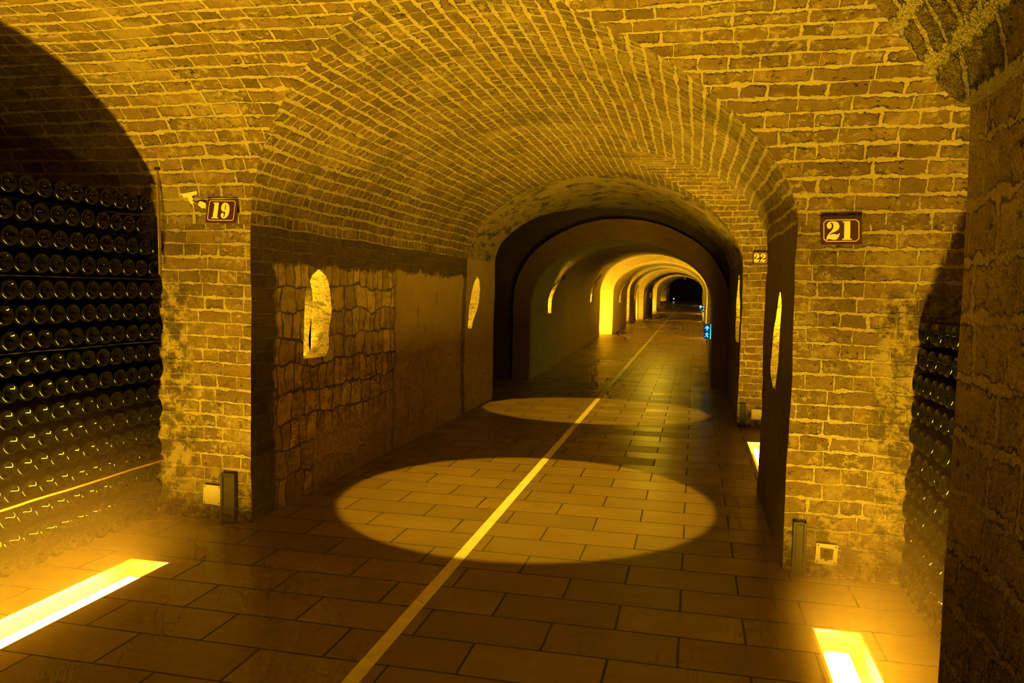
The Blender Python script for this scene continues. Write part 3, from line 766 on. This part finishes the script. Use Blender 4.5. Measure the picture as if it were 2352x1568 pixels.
# ---------------------------------------------------------------- escape signs and small far things
def exit_sign(x, y, z, s, label, glow):
    t = thing('exit_sign', label, 'sign', (x, y, z), group='lit escape signs on the right wall')
    w, h = .115 * s, .28 * s
    q = MB(); q.box(-w / 2, w / 2 + .07 * s, .004, .05, -h / 2, h / 2); q.build('housing', M['black'], t, False)
    q = MB(); q.box(-w / 2, w / 2, 0, .004, -h / 2, h / 2); q.build('panel', M['teal'], t, False)
    q = MB(); q.box(w / 2, w / 2 + .018 * s, -.004, .004, -h / 2, h / 2); q.build('lit_edge', M['edge'], t, False)
    q = MB(); q.box(w / 2 + .018 * s, w / 2 + .07 * s, -.004, .004, -h / 2, -h / 2 + .04 * s); q.build('green_edge', M['green'], t, False)
    a = [(-.03, .05), (-.012, .05), (-.012, .02), (.012, .02), (.012, .05), (.03, .05), (0, .105)]
    a = [(-.012, .015), (.012, .015), (.012, .06), (.036, .05), (.036, .075), (0, .115), (-.036, .075), (-.036, .05), (-.012, .06)]
    poly_obj('arrow', [[(px * s, py * s) for px, py in a]], .001, M['cyan'], t, (0, -.002, 0))
    man = [(-.038, -.115), (-.012, -.085), (.0, -.1), (.03, -.115), (.036, -.1), (.014, -.08), (.012, -.06), (.034, -.058), (.034, -.045), (.01, -.042), (.016, -.02), (-.002, -.015), (-.01, -.035), (-.034, -.04), (-.036, -.053), (-.012, -.053), (-.018, -.078), (-.042, -.1)]
    poly_obj('running_figure', [[(px * s, py * s) for px, py in man]], .001, M['cyan'], t, (0, -.002, 0))
    l = bpy.data.lights.new('sign_side_fill', 'AREA'); l.shape = 'RECTANGLE'; l.size = .1; l.size_y = .25; l.energy = glow; l.color = (.75, .75, .07)  # added light: the sign's glow, pushed up to brighten the opposite wall
    o = bpy.data.objects.new('sign_side_fill', l); COL.objects.link(o); o.location = (x - w / 2 - .02, y + .02, z); o.rotation_euler = (0, PI / 2, 0)
    return t
exit_sign(.245, 15.5, .895, 1., 'lit blue escape sign with arrow and running figure, largest and nearest', 9)
exit_sign(.40, 37.5, .95, 1., 'lit blue escape sign deep in the tunnel, second in distance', 1.)
exit_sign(.70, 60., 1.02, 1.1, 'faint lit escape sign farthest away at the tunnel end', 1.)
q = lathe([(-.05, .001), (-.035, .035), (0, .05), (.035, .035), (.05, .001)], 12); o = q.build('small_lamp', M['led']); o.location = (-2.15, 84.5, floor_rise(84.5) + .2)
tag(o, 'tiny white point of light on the left at the tunnel end', 'lamp')
t = thing('ceiling_box', 'small hanging box under the crown of the last dark arch', 'box', (-1.12, 87.6, floor_rise(87.6) + 2.3))
m = MB(); m.box(-.14, .14, -.1, .1, -.16, .1); m.build('housing', M['trench'], t, False)
m = MB(); m.box(-.02, .02, -.02, .02, .1, .24); m.build('bracket', M['steel'], t, False)

# ---------------------------------------------------------------- lamps
def area(x, y, z, sx, sy, e, rot=(PI, 0, 0), col=AMB, name='gallery_lamp_and_fill'):
    l = bpy.data.lights.new(name, 'AREA'); l.shape = 'RECTANGLE'; l.size = sx; l.size_y = sy; l.energy = e; l.color = col
    o = bpy.data.objects.new(name, l); COL.objects.link(o); o.location = (x, y, z); o.rotation_euler = rot; return o
def spot(x, y, z, e, ang, blend=.04, rad=.02, rot=(0, 0, 0), name='pool_spot', col=AMB):
    l = bpy.data.lights.new(name, 'SPOT'); l.energy = e; l.spot_size = ang; l.spot_blend = blend; l.shadow_soft_size = rad; l.color = col
    o = bpy.data.objects.new(name, l); COL.objects.link(o); o.location = (x, y, z); o.rotation_euler = rot; return o
spot(-1.22, 5.93, 2.98, 520, 2 * math.atan(1.50 / 2.98), .06, .03).scale = (.96, 1, 1)  # added spots with no fixture, they throw the two floor pools
spot(-1.30, 10.7, 2.95, 300, 2 * math.atan(1.5 / 2.95), .06, .03).scale = (1.03, .8, 1)
# floor strips of the crossings farther on, out of sight beside the gallery
for x in (-3.5, .75):
    area(x, 29.0, .03, .25, 1.0, 260)
    area(x, 29.2, .03, .25, .8, 260, (PI - .7, 0, 0))
area(-3.9, 39.8, .03, .25, 3, 700); 
for x in (-3.1, .3): area(x, 47.3, .03, .2, 1.2, 260, (PI - .6, 0, 0))
for x in (-2.9, .3): area(x, 64.5, .03, .2, 1.2, 300, (PI - .6, 0, 0))
area(-3.0, 78, .9, .3, 12, 120, (PI, 0, 0))  # long light low on the left of the last stretch
area(-1.0, 22., 2.3, .6, 8, 60, (0, 0, 0))  # added fill under the vault, no lamp there; brightens the floor
area(.6, 77, floor_rise(77) + .25, .3, .3, 10, (0, PI / 3, 0), (.7, 1., .75))  # added small light for the pale streak across the far floor

def bloom_haze(x0, rx, ya, yb, rz, dens, label, dx=0.):
    """mist volume added to stand in for lens bloom; thins out away from its lamp"""
    t = NT('bloom_volume'); n = t.n.new('ShaderNodeVolumeScatter'); x, y, z = t.xyz(t.pos())
    xx = t.math('DIVIDE', t.math('SUBTRACT', t.math('SUBTRACT', x, x0), t.math('MULTIPLY', z, dx)), rx); zz = t.math('DIVIDE', z, rz)
    yy = t.math('DIVIDE', t.math('MAXIMUM', t.math('SUBTRACT', y, yb - .45), 0.), .75)
    r = t.math('SQRT', t.math('ADD', t.math('ADD', t.math('MULTIPLY', xx, xx), t.math('MULTIPLY', zz, zz)), t.math('MULTIPLY', yy, yy)))
    t.put(n.inputs['Density'], t.math('MULTIPLY', t.step(r, .0, 1., 1., 0.), dens)); t.put(n.inputs['Anisotropy'], .1); t.put(n.inputs['Color'], (1., .62, .5))
    t.t.links.new(n.outputs[0], t.out.inputs['Volume'])
    m = MB(); m.box(max(-3.44, x0 - rx), min(1.1, x0 + rx), ya, yb + .3, .004, rz); o = m.build('bloom_haze', t.m, None, False); o['kind'] = 'stuff'
    tag(o, label, 'bloom_haze')
scn.cycles.volume_step_rate = 2.
scn.cycles.volume_max_steps = 64
bloom_haze(-2.85, 1.35, 1.95, 4.1, 1.15, .055, 'lens glow built as mist over the long floor light at the left stack')
bloom_haze(.70, .40, 1.95, 4.25, 1.5, .065, 'lens glow built as mist over the floor light before the 21 pillar')
w = bpy.data.worlds.new('world'); scn.world = w; w.use_nodes = True
w.node_tree.nodes['Background'].inputs[0].default_value = (1, .6, .05, 1); w.node_tree.nodes['Background'].inputs[1].default_value = .002

# ---------------------------------------------------------------- camera
cd = bpy.data.cameras.new('camera'); cam = bpy.data.objects.new('camera', cd); COL.objects.link(cam)
cd.sensor_width = 36; cd.sensor_fit = 'HORIZONTAL'; cd.lens = FPX / 2352 * 36; cd.clip_start = .02; cd.clip_end = 300
mt = Matrix.Identity(4)
for r in range(3): mt[r][0], mt[r][1], mt[r][2] = CAMR[r], CAMU[r], -CAMF[r]
mt.translation = (0, 0, 1.6); cam.matrix_world = mt
scn.camera = cam
